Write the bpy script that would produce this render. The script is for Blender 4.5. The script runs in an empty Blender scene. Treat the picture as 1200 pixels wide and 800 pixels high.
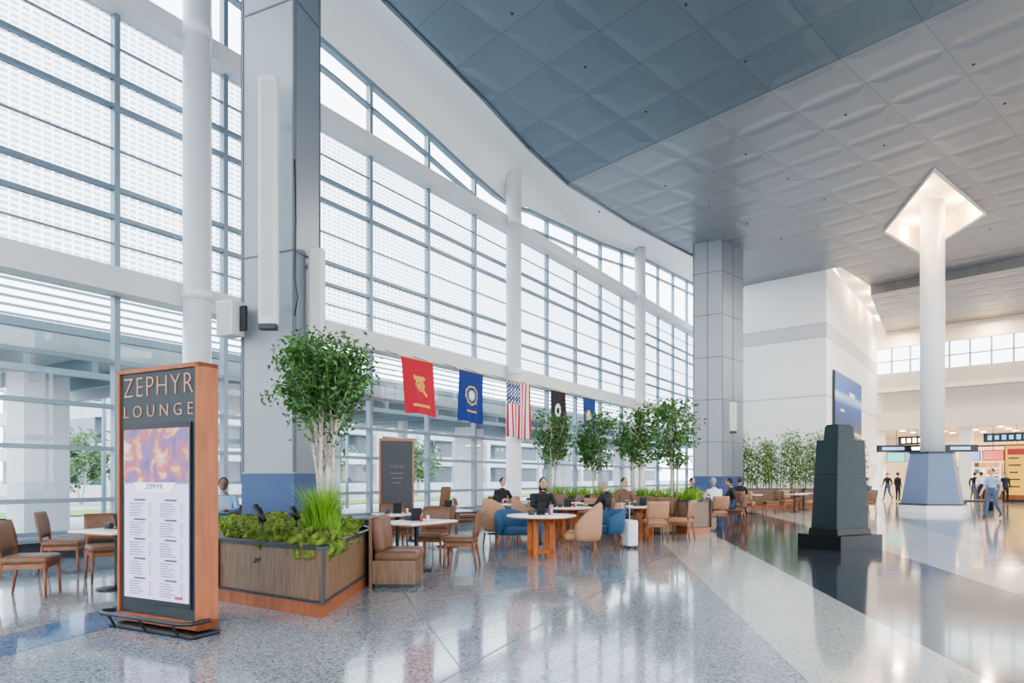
import bpy, math, random
from mathutils import Vector, Matrix, noise
random.seed(7)
R = random.random
def U(a,b): return a+(b-a)*random.random()
scene = bpy.context.scene

# ------------------------------------------------------------ materials
def nt(name):
    m = bpy.data.materials.new(name); m.use_nodes = True
    t = m.node_tree; b = t.nodes['Principled BSDF']
    return m, t, b
def N(t, typ, **kw):
    n = t.nodes.new(typ)
    for k, v in kw.items():
        if k in n.inputs.keys(): n.inputs[k].default_value = v
        else: setattr(n, k, v)
    return n
def c4(c): return (c[0], c[1], c[2], 1)
def mat(name, col, rough=.5, metal=0, var=.0, scale=6, stretch=(1,1,1), bump=0, emit=0, spec=.5, emcol=None):
    m, t, b = nt(name)
    b.inputs['Base Color'].default_value = c4(col)
    b.inputs['Roughness'].default_value = rough
    b.inputs['Metallic'].default_value = metal
    b.inputs['Specular IOR Level'].default_value = spec
    if emit:
        b.inputs['Emission Color'].default_value = c4(emcol or col)
        b.inputs['Emission Strength'].default_value = emit
    if var or bump:
        tc = N(t, 'ShaderNodeTexCoord'); mp = N(t, 'ShaderNodeMapping')
        mp.inputs['Scale'].default_value = stretch
        t.links.new(tc.outputs['Object'], mp.inputs[0])
        nz = N(t, 'ShaderNodeTexNoise'); nz.inputs['Scale'].default_value = scale; nz.inputs['Detail'].default_value = 5
        t.links.new(mp.outputs[0], nz.inputs['Vector'])
        if var:
            cr = N(t, 'ShaderNodeValToRGB')
            cr.color_ramp.elements[0].position = .3; cr.color_ramp.elements[1].position = .7
            cr.color_ramp.elements[0].color = c4([max(0, x*(1-var)) for x in col])
            cr.color_ramp.elements[1].color = c4([min(1, x*(1+var)) for x in col])
            t.links.new(nz.outputs['Fac'], cr.inputs[0]); t.links.new(cr.outputs[0], b.inputs['Base Color'])
        if bump:
            bp = N(t, 'ShaderNodeBump'); bp.inputs['Strength'].default_value = bump; bp.inputs['Distance'].default_value = .02
            t.links.new(nz.outputs['Fac'], bp.inputs['Height']); t.links.new(bp.outputs[0], b.inputs['Normal'])
    return m

def terrazzo(name, base, light, dark, tint, spec=.65, coat=.25):
    m, t, b = nt(name)
    tc = N(t, 'ShaderNodeTexCoord')
    v = N(t, 'ShaderNodeTexVoronoi'); v.inputs['Scale'].default_value = 75
    t.links.new(tc.outputs['Object'], v.inputs['Vector'])
    sep = N(t, 'ShaderNodeSeparateColor'); t.links.new(v.outputs['Color'], sep.inputs[0])
    cr = N(t, 'ShaderNodeValToRGB'); cr.color_ramp.interpolation = 'CONSTANT'
    e = cr.color_ramp.elements
    e[0].position = 0; e[0].color = c4(dark); e[1].position = .16; e[1].color = c4(base)
    x = e.new(.55); x.color = c4(tint); x = e.new(.82); x.color = c4(light)
    t.links.new(sep.outputs[0], cr.inputs[0])
    nz = N(t, 'ShaderNodeTexNoise'); nz.inputs['Scale'].default_value = .5; nz.inputs['Detail'].default_value = 3
    t.links.new(tc.outputs['Object'], nz.inputs['Vector'])
    mx = N(t, 'ShaderNodeMixRGB', blend_type='MULTIPLY'); mx.inputs[0].default_value = .2
    t.links.new(cr.outputs[0], mx.inputs[1]); t.links.new(nz.outputs['Fac'], mx.inputs[2])
    t.links.new(mx.outputs[0], b.inputs['Base Color'])
    b.inputs['Roughness'].default_value = .10; b.inputs['Specular IOR Level'].default_value = spec
    b.inputs['Coat Weight'].default_value = coat; b.inputs['Coat Roughness'].default_value = .04
    return m

def panelled(name, col, ang, sx, sy, seam=.72, rough=.36, metal=.35, bstr=.45, var=.03, off=.5):
    m, t, b = nt(name)
    tc = N(t, 'ShaderNodeTexCoord'); mp = N(t, 'ShaderNodeMapping')
    mp.inputs['Rotation'].default_value = (0, 0, ang); t.links.new(tc.outputs['Object'], mp.inputs[0])
    br = N(t, 'ShaderNodeTexBrick'); br.offset = off; br.inputs['Scale'].default_value = 1
    br.inputs['Brick Width'].default_value = sx; br.inputs['Row Height'].default_value = sy
    br.inputs['Mortar Size'].default_value = .012; br.inputs['Mortar Smooth'].default_value = .1
    br.inputs['Color1'].default_value = c4([x*(1-var) for x in col]); br.inputs['Color2'].default_value = c4([x*(1+var) for x in col])
    br.inputs['Mortar'].default_value = c4([x*seam for x in col])
    t.links.new(mp.outputs[0], br.inputs['Vector']); t.links.new(br.outputs['Color'], b.inputs['Base Color'])
    br2 = N(t, 'ShaderNodeTexBrick'); br2.offset = off; br2.inputs['Scale'].default_value = 1
    br2.inputs['Brick Width'].default_value = sx; br2.inputs['Row Height'].default_value = sy
    br2.inputs['Mortar Size'].default_value = .4; br2.inputs['Mortar Smooth'].default_value = 1
    t.links.new(mp.outputs[0], br2.inputs['Vector'])
    bp = N(t, 'ShaderNodeBump'); bp.inputs['Strength'].default_value = bstr; bp.inputs['Distance'].default_value = .06; bp.invert = True
    t.links.new(br2.outputs['Fac'], bp.inputs['Height']); t.links.new(bp.outputs[0], b.inputs['Normal'])
    b.inputs['Roughness'].default_value = rough; b.inputs['Metallic'].default_value = metal
    return m

def glass_mat(name, tint=(1,1,1), refl=.08):
    m, t, b = nt(name); t.nodes.remove(b); out = t.nodes['Material Output']
    tr = N(t, 'ShaderNodeBsdfTransparent'); tr.inputs[0].default_value = c4(tint)
    gl = N(t, 'ShaderNodeBsdfGlossy'); gl.inputs['Roughness'].default_value = .02
    mx = N(t, 'ShaderNodeMixShader'); mx.inputs[0].default_value = refl
    t.links.new(tr.outputs[0], mx.inputs[1]); t.links.new(gl.outputs[0], mx.inputs[2]); t.links.new(mx.outputs[0], out.inputs[0])
    return m
def frit_mat(name):
    m, t, b = nt(name); t.nodes.remove(b); out = t.nodes['Material Output']
    tc = N(t, 'ShaderNodeTexCoord'); sp = N(t, 'ShaderNodeSeparateXYZ'); t.links.new(tc.outputs['Object'], sp.inputs[0])
    def M(op, a, bb=None):
        n = N(t, 'ShaderNodeMath', operation=op)
        for i, x in enumerate((a, bb)):
            if x is None: continue
            if isinstance(x, (int, float)): n.inputs[i].default_value = x
            else: t.links.new(x, n.inputs[i])
        return n.outputs[0]
    rows = M('FRACT', M('MULTIPLY', sp.outputs[2], 9.0)); rowm = M('LESS_THAN', rows, .5)
    cols = M('FRACT', M('MULTIPLY', sp.outputs[0], 6.0)); colm = M('LESS_THAN', cols, .74)
    mask = M('MULTIPLY', rowm, colm)
    tr = N(t, 'ShaderNodeBsdfTransparent'); tr.inputs[0].default_value = (.66, .71, .76, 1)
    df = N(t, 'ShaderNodeBsdfTranslucent'); df.inputs[0].default_value = (.82, .87, .93, 1)
    d2 = N(t, 'ShaderNodeBsdfDiffuse'); d2.inputs[0].default_value = (.60, .66, .72, 1)
    ad = N(t, 'ShaderNodeMixShader'); ad.inputs[0].default_value = .5
    t.links.new(df.outputs[0], ad.inputs[1]); t.links.new(d2.outputs[0], ad.inputs[2])
    mx = N(t, 'ShaderNodeMixShader'); k = M('MULTIPLY', mask, .85)
    t.links.new(k, mx.inputs[0]); t.links.new(tr.outputs[0], mx.inputs[1]); t.links.new(ad.outputs[0], mx.inputs[2])
    t.links.new(mx.outputs[0], out.inputs[0])
    return m

M_floor = terrazzo('terrazzo_blue_grey', (.30,.345,.39), (.53,.57,.61), (.12,.145,.18), (.36,.405,.45))
M_floorL = terrazzo('terrazzo_light', (.60,.60,.58), (.74,.74,.72), (.40,.40,.39), (.65,.65,.63))
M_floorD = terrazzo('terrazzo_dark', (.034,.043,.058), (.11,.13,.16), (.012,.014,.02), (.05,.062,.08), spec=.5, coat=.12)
M_floorB = terrazzo('terrazzo_blue', (.06,.19,.40), (.20,.38,.58), (.03,.1,.2), (.10,.27,.48))
M_joint = mat('floor_joint_metal', (.30,.31,.32), .3, .6)
M_ceilA = panelled('ceiling_panel_blue', (.165,.205,.245), math.radians(49), 1.9, 1.6, off=0)
M_ceilB = panelled('ceiling_panel_grey', (.285,.30,.325), math.radians(49), 1.9, 1.6, off=0)
M_ceilC = panelled('ceiling_panel_taupe', (.26,.245,.24), math.radians(45), 1.9, 1.6, off=0)
M_white = mat('white_plaster', (.90,.89,.87), .7)
M_cream = mat('cream_plaster', (.84,.74,.62), .7)
M_taupe = mat('taupe_wall', (.50,.47,.44), .6)
M_wpaint = mat('white_paint_metal', (.80,.81,.82), .4)
M_mull = mat('mullion_metal', (.23,.29,.34), .4, .3)
M_sill = mat('dark_sill', (.06,.07,.08), .4)
M_band = mat('curtain_wall_band', (.70,.70,.70), .45)
M_glass = glass_mat('clear_glass', (.90,.94,.97), .06)
M_frit = frit_mat('fritted_glass')
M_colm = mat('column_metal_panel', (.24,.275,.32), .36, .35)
M_colm_lit = mat('column_metal_lit_face', (.34,.36,.385), .4, .2)  # lighter tone for one column face, its shading put into the colour
M_colseam = mat('column_seam', (.13,.15,.18), .5)
M_colblue = mat('column_base_blue', (.05,.085,.20), .35)
M_spk = mat('speaker_white', (.66,.65,.63), .5)
M_spkg = mat('speaker_grille',(.55,.54,.52),.7)
M_black = mat('black_metal', (.015,.016,.018), .4)
M_dark = mat('charcoal', (.03,.035,.04), .45)
M_copper = mat('copper_wood', (.33,.105,.04), .38, .2, var=.2, scale=4, stretch=(4,4,.5))
M_letter = mat('copper_letter', (.62,.33,.22), .35, .5)
M_walnut = mat('walnut_panel', (.19,.115,.068), .4, var=.3, scale=7, stretch=(6,6,.5))
M_wood = mat('chair_wood', (.24,.095,.04), .4, var=.25, scale=8)
M_orange = mat('orange_wood', (.50,.16,.05), .35, var=.15, scale=8)
M_leather = mat('brown_leather', (.17,.085,.05), .5, var=.12, scale=12)
M_tan = mat('tan_leather', (.40,.215,.12), .5, var=.08, scale=12)
M_blueup = mat('blue_upholstery', (.025,.085,.17), .7, var=.1, scale=20)
M_top = mat('table_top_white', (.78,.77,.74), .3)
M_topw = mat('table_top_edge', (.30,.15,.07), .4)
M_moss = mat('moss', (.12,.17,.025), .95, var=.8, scale=16, bump=1)
M_soil = mat('soil', (.05,.035,.02), 1, var=.4, scale=20)
def leafmat(name, col, tlw=.35):
    m, t, b = nt(name)
    g = N(t, 'ShaderNodeNewGeometry'); cr = N(t, 'ShaderNodeValToRGB')
    cr.color_ramp.elements[0].color = c4([x*.5 for x in col]); cr.color_ramp.elements[1].color = c4([min(1,x*1.6) for x in col])
    t.links.new(g.outputs['Random Per Island'], cr.inputs[0]); t.links.new(cr.outputs[0], b.inputs['Base Color'])
    b.inputs['Roughness'].default_value = .5
    tl = N(t, 'ShaderNodeBsdfTranslucent'); t.links.new(cr.outputs[0], tl.inputs[0])
    mx = N(t, 'ShaderNodeMixShader'); mx.inputs[0].default_value = tlw
    out = t.nodes['Material Output']
    t.links.new(b.outputs[0], mx.inputs[1]); t.links.new(tl.outputs[0], mx.inputs[2]); t.links.new(mx.outputs[0], out.inputs[0])
    return m
M_leaf = leafmat('ficus_leaf', (.095,.20,.055))
M_leaf2 = leafmat('bamboo_leaf', (.10,.21,.04), .25)
M_grass = leafmat('grass_blade', (.24,.42,.06))
M_bark = mat('pale_bark', (.52,.46,.38), .8, var=.35, scale=20)
M_cane = mat('bamboo_cane', (.35,.38,.14), .5)
M_fern = leafmat('moss_leaf', (.17,.24,.04))
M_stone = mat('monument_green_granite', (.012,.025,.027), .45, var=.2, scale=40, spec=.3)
M_stone_lit = mat('monument_lit_side', (.04,.052,.056), .45, var=.2, scale=40, spec=.3)  # same granite, paler on one face: the light is painted into the colour
M_stoneb = mat('monument_base_black', (.008,.009,.010), .4, spec=.3)
M_skin = mat('skin', (.55,.33,.24), .5)
M_skinD = mat('skin_dark', (.22,.12,.08), .5)
M_hair = mat('hair_dark', (.02,.015,.012), .6)
M_hairG = mat('hair_grey', (.35,.34,.33), .6)
M_eye = mat('eye_dark', (.03,.02,.02), .3)
M_lip = mat('lips', (.40,.15,.13), .5)
M_navy = mat('cloth_navy', (.02,.03,.055), .8)
M_clblk = mat('cloth_black', (.02,.02,.022), .8)
M_clwht = mat('cloth_white', (.75,.76,.78), .8)
M_clblu = mat('cloth_light_blue', (.30,.42,.58), .8)
M_cldn = mat('cloth_denim', (.07,.11,.2), .8)
M_clred = mat('cloth_red', (.45,.06,.06), .8)
M_clbrn = mat('cloth_brown', (.16,.09,.06), .8)
M_shoe = mat('shoe', (.03,.025,.02), .4)
M_conc = mat('exterior_concrete', (.47,.50,.53), .8, var=.08, scale=2)
M_conc2 = mat('exterior_steel', (.27,.33,.38), .6)
M_road = mat('asphalt', (.28,.29,.31), .9, var=.1, scale=3)
M_lawn = mat('lawn', (.12,.21,.05), 1, var=.4, scale=5)
M_extd = mat('exterior_dark_glass', (.09,.13,.17), .2)
M_extleaf = leafmat('exterior_leaf', (.09,.17,.06))
M_lamp = mat('warm_lamp', (1,.75,.45), .5, emit=12, emcol=(1,.72,.42))
M_lampw = mat('white_lamp', (1,.95,.88), .5, emit=7, emcol=(1,.93,.82))
M_scr = mat('screen_glow', (.15,.35,.6), .3, emit=1.4, emcol=(.2,.45,.85))
M_scrR = mat('screen_glow_red', (.6,.1,.1), .3, emit=1.4, emcol=(.85,.15,.12))
M_scrG = mat('screen_glow_teal', (.1,.5,.5), .3, emit=1.4, emcol=(.15,.7,.65))

# ------------------------------------------------------------ mesh builder
class MB:
    def __init__(s): s.v=[]; s.f=[]; s.m=[]; s.sm=[]; s.mats=[]
    def mi(s, m):
        if m not in s.mats: s.mats.append(m)
        return s.mats.index(m)
    def add(s, vs, fs, m, smooth=False):
        o=len(s.v); s.v += [tuple(v) for v in vs]; k=s.mi(m)
        for f in fs: s.f.append(tuple(o+i for i in f)); s.m.append(k); s.sm.append(smooth)
    def poly(s, pts, m): s.add(pts, [tuple(range(len(pts)))], m)
    def box(s, c, d, m, rz=0, rx=0, ry=0, top=1, topy=None):
        topy = top if topy is None else topy
        mt = Matrix.Translation(Vector(c)) @ Matrix.Rotation(rz,4,'Z') @ Matrix.Rotation(ry,4,'Y') @ Matrix.Rotation(rx,4,'X')
        vs=[]
        for z in (-.5,.5):
            kx = top if z>0 else 1; ky = topy if z>0 else 1
            for x,y in ((-.5,-.5),(.5,-.5),(.5,.5),(-.5,.5)):
                vs.append(mt @ Vector((x*d[0]*kx, y*d[1]*ky, z*d[2])))
        s.add(vs, [(3,2,1,0),(4,5,6,7),(0,1,5,4),(1,2,6,5),(2,3,7,6),(3,0,4,7)], m)
    def rbox(s, c, d, m, r=.03, rz=0, rx=0, ry=0, n=3):
        mt = Matrix.Translation(Vector(c)) @ Matrix.Rotation(rz,4,'Z') @ Matrix.Rotation(ry,4,'Y') @ Matrix.Rotation(rx,4,'X')
        r=min(r, min(d)*.49); rings=[]
        def ring(z, ins):
            pts=[]
            hx=d[0]/2-ins; hy=d[1]/2-ins; rr=max(r-ins*.5, .002)
            for (sx,sy,a0) in ((1,1,0),(-1,1,90),(-1,-1,180),(1,-1,270)):
                for i in range(n+1):
                    a=math.radians(a0+90*i/n)
                    pts.append(mt @ Vector((sx*(hx-rr)+rr*math.cos(a), sy*(hy-rr)+rr*math.sin(a), z)))
            return pts
        hz=d[2]/2
        for i in range(n+1):
            a=math.pi/2*i/n; rings.append(ring(-hz+r-r*math.cos(a), r-r*math.sin(a)))
        for i in range(n+1):
            a=math.pi/2*i/n; rings.append(ring(hz-r+r*math.sin(a), r-r*math.cos(a)))
        s.loft(rings, m, True, True)
    def loft(s, rings, m, smooth=True, caps=True):
        k=len(rings[0]); vs=[p for r in rings for p in r]; fs=[]
        for j in range(len(rings)-1):
            for i in range(k):
                fs.append((j*k+i, j*k+(i+1)%k, (j+1)*k+(i+1)%k, (j+1)*k+i))
        if caps: fs.append(tuple(range(k-1,-1,-1))); fs.append(tuple((len(rings)-1)*k+i for i in range(k)))
        s.add(vs, fs, m, smooth)
    def tube(s, path, radii, m, n=8, caps=True):
        path=[Vector(p) for p in path]; rings=[]
        if not isinstance(radii,(list,tuple)): radii=[radii]*len(path)
        for i,p in enumerate(path):
            a=path[max(i-1,0)]; b=path[min(i+1,len(path)-1)]; d=(b-a)
            d = d.normalized() if d.length>1e-9 else Vector((0,0,1))
            ref = Vector((0,0,1)) if abs(d.z)<.9 else Vector((1,0,0))
            u=d.cross(ref).normalized(); w=d.cross(u).normalized()
            rings.append([p+(u*math.cos(2*math.pi*k/n)+w*math.sin(2*math.pi*k/n))*radii[i] for k in range(n)])
        s.loft(rings, m, True, caps)
    def prism(s, pts, z0, z1, m, mtop=None):
        n=len(pts); vs=[(p[0],p[1],z0) for p in pts]+[(p[0],p[1],z1) for p in pts]
        s.add(vs, [(i,(i+1)%n,n+(i+1)%n,n+i) for i in range(n)]+[tuple(range(n-1,-1,-1))], m)
        s.add([(p[0],p[1],z1) for p in pts], [tuple(range(n))], mtop or m)
    def ell(s, c, r, m, n=10, k=7, wob=0):
        vs=[]; fs=[]
        for j in range(k+1):
            th=math.pi*j/k
            for i in range(n):
                ph=2*math.pi*i/n; d=Vector((math.sin(th)*math.cos(ph), math.sin(th)*math.sin(ph), math.cos(th)))
                q = 1+(wob*noise.noise(Vector(c)*3+d*2.2) if wob else 0)
                vs.append((c[0]+d.x*r[0]*q, c[1]+d.y*r[1]*q, c[2]+d.z*r[2]*q))
        for j in range(k):
            for i in range(n): fs.append((j*n+i,(j+1)*n+i,(j+1)*n+(i+1)%n,j*n+(i+1)%n))
        s.add(vs, fs, m, True)
    def lathe(s, c, prof, m, n=24):
        rings=[[ (c[0]+r*math.cos(2*math.pi*i/n), c[1]+r*math.sin(2*math.pi*i/n), c[2]+z) for i in range(n)] for r,z in prof]
        s.loft(rings, m, True, True)
    def text(s, txt, mt, size, m, ext=.004, align='CENTER', spacing=1.0, fit=None, off=0):
        cu=bpy.data.curves.new('t','FONT'); cu.body=txt; cu.size=size; cu.extrude=ext; cu.align_x=align; cu.space_character=spacing; cu.resolution_u=3; cu.offset=off
        ob=bpy.data.objects.new('t',cu); scene.collection.objects.link(ob); bpy.context.view_layer.update()
        me=bpy.data.meshes.new_from_object(ob.evaluated_get(bpy.context.evaluated_depsgraph_get()))
        k=1; xo=0
        if fit:
            xs=[v.co.x for v in me.vertices]; k=fit/(max(xs)-min(xs)); xo=-(max(xs)+min(xs))/2
        s.add([mt@Vector(((v.co.x+xo)*k,v.co.y,v.co.z)) for v in me.vertices],[tuple(p.vertices) for p in me.polygons],m)
        bpy.data.objects.remove(ob); bpy.data.curves.remove(cu); bpy.data.meshes.remove(me)
    def mesh(s, name):
        me=bpy.data.meshes.new(name); me.from_pydata(s.v,[],s.f)
        for m in s.mats: me.materials.append(m)
        me.polygons.foreach_set('material_index', s.m); me.polygons.foreach_set('use_smooth', s.sm); me.update(); return me
    def build(s, name, loc=(0,0,0), rz=0, bevel=0):
        return place(s.mesh(name), name, loc, rz, bevel)
def place(me, name, loc=(0,0,0), rz=0, bevel=0, sc=1):
    ob=bpy.data.objects.new(name, me); scene.collection.objects.link(ob); ob.location=loc; ob.rotation_euler=(0,0,rz); ob.scale=(sc,sc,sc)
    if bevel:
        b=ob.modifiers.new('bevel','BEVEL'); b.width=bevel; b.segments=2; b.limit_method='ANGLE'
    return ob

# ------------------------------------------------------------ world geometry refs
D=Vector((.5375,.8433,0)); NI=Vector((.8433,-.5375,0))
WANG=math.atan2(D.y,D.x)
def wp(Y, off=0, z=0):
    return Vector((.6375*Y-15.84, Y, z)) + NI*off
cam=bpy.data.cameras.new('camera'); cam.lens=24; cam.sensor_width=36; cam.shift_y=160/1200; cam.clip_end=600
co=bpy.data.objects.new('camera',cam); scene.collection.objects.link(co); co.location=(0,0,1.4); co.rotation_euler=(math.pi/2,0,0); scene.camera=co

# ------------------------------------------------------------ FLOOR
fl=MB()
flp=[(-22,-10),(44,-10),(60,20),(42,60),(16,50),tuple(wp(52,-.1)[:2]),tuple(wp(-9,-.1)[:2])]
fl.prism(flp,-.3,0,M_floor)
def lay(pts,z,m): fl.add([(p[0],p[1],z) for p in pts],[tuple(range(len(pts)))],m)
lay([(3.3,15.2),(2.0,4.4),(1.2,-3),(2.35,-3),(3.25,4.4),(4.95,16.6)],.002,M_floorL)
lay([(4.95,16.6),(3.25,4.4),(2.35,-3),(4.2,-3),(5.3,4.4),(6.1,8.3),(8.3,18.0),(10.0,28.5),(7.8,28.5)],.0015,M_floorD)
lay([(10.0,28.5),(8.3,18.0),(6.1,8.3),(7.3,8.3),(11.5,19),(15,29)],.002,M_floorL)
lay([(24,24),(13,10),(9,3),(30,3),(34,22)],.002,M_floorL)
arc_o=[(-5.2,3.2),(-4.72,4.8),(-4.52,6.05),(-4.33,7.37),(-4.25,8.6)]; arc_i=[(-3.95,8.6),(-3.72,7.2),(-3.76,6.4),(-4.0,5.33),(-4.4,3.9),(-4.8,2.8)]
lay(arc_o+arc_i,.002,M_floorB)
for a,b in (((-1.2,3.0),(3.0,13.0)),((-6,4.5),(2.6,10.2)),((-1.5,9),(-.2,4.4)),((9,4),(16,20)),((6.2,8.6),(20,14)),((6.6,10.8),(22,20))):
    a=Vector(a);b=Vector(b);n=Vector((-(b-a).y,(b-a).x)).normalized()*.005
    lay([a-n,b-n,b+n,a+n],.003,M_joint)
fl.build('floor')

# ------------------------------------------------------------ WINDOW WALL
Ys=[-5.6,-3.5,-1.4,.7,2.8,4.9,6.9,8.9,11.0,13.0,14.95,16.65,18.72,20.8,22.85,24.9,26.98,29.06,31.14,33.2,35.25,37.35,39.4,41.5,43.6,45.7]
HZ=[.42,1.0,1.95,2.75,3.6]; HU=[6.35,6.9,8.45,9.0]
def wtop(Y):
    pts=[(-6,14.3),(5,13.6),(12,13.0),(17.24,12.5),(18.8,12.25),(20.7,11.95),(22.4,11.6),(24.6,11.25),(25.4,11.5),(30.9,12.1),(35.7,12.87),(42.2,13.5),(46,13.8)]
    for (a,b),(c,d) in zip(pts,pts[1:]):
        if a<=Y<=c: return b+(d-b)*(Y-a)/(c-a)
    return pts[-1][1] if Y>0 else pts[0][1]
w=MB()
def wbox(mb,y0,y1,z0,z1,off,th,m):
    p=[wp(y0,off-th/2),wp(y1,off-th/2),wp(y1,off+th/2),wp(y0,off+th/2)]
    mb.prism(p,z0,z1,m)
for Y in Ys: wbox(w,Y-.045,Y+.045,0,wtop(Y),0,.16,M_mull)
Y0,Y1=Ys[0],Ys[-1]
for z in HZ+HU: wbox(w,Y0,Y1,z-.04,z+.04,0,.14,M_mull)
for z in (5.85,7.65,9.6): wbox(w,Y0,Y1,z-.015,z+.015,0,.06,M_mull)
wbox(w,Y0,Y1,0,.3,.05,.3,M_sill)
wbox(w,Y0,Y1,.3,.36,.12,.55,M_mull)
wbox(w,Y0,Y1,4.85,5.32,.15,.5,M_band)
wbox(w,Y0,Y1,10.2,10.6,.15,.5,M_band)
wbox(w,Y0,Y1,10.6,10.66,.1,.2,M_mull)
for a,b in zip(Ys,Ys[1:]):
    for k in range(2):
        ya=a+(b-a)*k/2; yb=a+(b-a)*(k+1)/2
        for (dz0,dz1) in ((-.12,.02),(-.75,-.69)):
            za,zb=wtop(ya),wtop(yb)
            if dz0<-.5 and min(za,zb)+dz0<10.7: continue
            P=[wp(ya,-.08,za+dz0),wp(yb,-.08,zb+dz0),wp(yb,.1,zb+dz0),wp(ya,.1,za+dz0),wp(ya,-.08,za+dz1),wp(yb,-.08,zb+dz1),wp(yb,.1,zb+dz1),wp(ya,.1,za+dz1)]
            w.add(P,[(3,2,1,0),(4,5,6,7),(0,1,5,4),(1,2,6,5),(2,3,7,6),(3,0,4,7)],M_mull)
w.build('wall_window_frame')
g=MB(); L=lambda Y:(Y-Y0)/.8433
for a,b in zip(Ys,Ys[1:]):
    a2,b2=L(a),L(b)
    g.add([(a2,0,.36),(b2,0,.36),(b2,0,4.85),(a2,0,4.85)],[(0,1,2,3)],M_glass)
    g.add([(a2,0,5.32),(b2,0,5.32),(b2,0,10.2),(a2,0,10.2)],[(0,1,2,3)],M_frit)
    g.add([(a2,0,10.6),(b2,0,10.6),(b2,0,wtop(b)),(a2,0,wtop(a))],[(0,1,2,3)],M_glass)
g.build('window_1', loc=wp(Y0), rz=WANG)

for i,Y in enumerate((4.1,14.12,24.21,34.05,44.5)):
    c=MB(); p=wp(Y,.55)
    zt=13.3 if Y<20 else (12.05 if Y<30 else 13.4)
    c.lathe((0,0,0),[(.36,0),(.36,.12),(.27,.14),(.27,zt)],M_wpaint,28)
    for z in (5.1,10.4): c.lathe((0,0,z-.12),[(.285,0),(.285,.24)],M_wpaint,28)
    c.build('round_column', loc=p)

# ------------------------------------------------------------ CEILING
P1=(2.0,24.6); P2=(10.2,15.1)
cd=Vector((P2[0]-P1[0],P2[1]-P1[1])).normalized(); cn=Vector((cd.y,-cd.x)); 
if cn.dot(Vector((-5,-8)))<0: cn=-cn
t3=cn.dot(Vector((-3.1-2.0,16.6-24.6))); SL=1.0/t3
def zA(x,y): return 12+SL*cn.dot(Vector((x-P1[0],y-P1[1])))
edgeA=[(-15,-4.5),(-9,6.2),(-5.6,12.2),(-3.1,16.6),(-.9,20.0),(.55,22.5),(2.0,24.6)]
ca=MB()
far=Vector(P2)+cd*28
polyA=edgeA+[tuple(P2),tuple(far),(20,-12),(-15,-12)]
ca.add([(x,y,zA(x,y)) for x,y in polyA],[tuple(range(len(polyA)))],M_ceilA)
ca.add([(x,y,zA(x,y)+.3) for x,y in polyA],[tuple(range(len(polyA)))],M_ceilA)
edgeB=[(2.0,24.6),(5.0,28.5),(8.65,32.6),(12.8,37.7)]
hole=[(14.4,23.3),(18.9,27.2),(19.3,32.2),(15.9,29.2)]
outer=edgeB+[(16.5,34.3),(19.8,37.7),(24.5,32.6),(44,13),tuple(far),tuple(P2)]
def pB(idx): ca.add([(x,y,12) for x,y in idx],[tuple(range(len(idx)))],M_ceilB)
pB([P1,(5.0,28.5),hole[0],P2])
pB([(5.0,28.5),(8.65,32.6),(12.8,37.7),hole[3],hole[0]])
pB([(12.8,37.7),(16.5,34.3),hole[2],hole[3]])
pB([(16.5,34.3),(19.8,37.7),(24.5,32.6),hole[2]])
pB([hole[2],(24.5,32.6),hole[1]])
pB([hole[1],(24.5,32.6),(44,13),tuple(far),P2,hole[0]])
ca.add([(x,y,14.6) for x,y in outer],[tuple(range(len(outer)))],M_ceilB)
ca.add([(19.8,37.7,11.5),(24.5,32.6,11.5),(44,13,11.5),(52,21,11.5),(31.5,42,11.5),(26,47.5,11.5)],[(0,1,2,3,4,5)],M_ceilC)
ca.add([(19.8,37.7,11.5),(24.5,32.6,11.5),(24.5,32.6,12.02),(19.8,37.7,12.02)],[(0,1,2,3)],M_ceilC)
ca.add([(24.5,32.6,11.5),(44,13,11.5),(44,13,12.02),(24.5,32.6,12.02)],[(0,1,2,3)],M_ceilC)
ca.build('ceiling')
rc=MB(); hv=hole
for i in range(4):
    a=hv[i]; b=hv[(i+1)%4]
    rc.add([(a[0],a[1],11.9),(b[0],b[1],11.9),(b[0],b[1],12.9),(a[0],a[1],12.9)],[(0,1,2,3)],M_cream)
rc.add([(x,y,12.9) for x,y in hv],[(0,1,2,3)],M_cream)
cx=sum(p[0] for p in hv)/4; cy=sum(p[1] for p in hv)/4
for i in range(4):
    a=Vector(hv[i]); b=Vector(hv[(i+1)%4]); c0=Vector((cx,cy))
    a2=a+(c0-a)*.05; b2=b+(c0-b)*.05
    rc.add([(a.x,a.y,11.93),(b.x,b.y,11.93),(b2.x,b2.y,11.93),(a2.x,a2.y,11.93)],[(0,1,2,3)],M_wpaint)
rc.build('ceiling_recess')
cv=MB(); pairs=[((-15,-4.5),-6),((-9,6.2),5),((-5.6,12.2),11),((-3.1,16.6),15.5),((-.9,20.0),19.5),((.55,22.5),22.4),((2.0,24.6),24.6),((5.0,28.5),28.5),((8.65,32.6),34),((11.2,36.2),40.5),((12.8,37.7),45.7)]
rows=[]
dense=[]
for (e0,y0),(e1,y1) in zip(pairs,pairs[1:]):
    for k in range(4):
        f=k/4; dense.append(((e0[0]+(e1[0]-e0[0])*f,e0[1]+(e1[1]-e0[1])*f), y0+(y1-y0)*f))
dense.append(pairs[-1])
for e,y in dense:
    onA = e[1]<24.6
    E=Vector((e[0],e[1], (zA(*e) if onA else 12)-.02)); W=wp(y,.1,wtop(y)); r=[]
    ctrl=Vector((W.x*.75+E.x*.25, W.y*.75+E.y*.25, max(E.z,W.z)+.55))
    for k in range(9):
        u=k/8; r.append(E*(1-u)**2+ctrl*2*u*(1-u)+W*u*u)
    rows.append(r)
vs=[p for r in rows for p in r]; fs=[]
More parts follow.
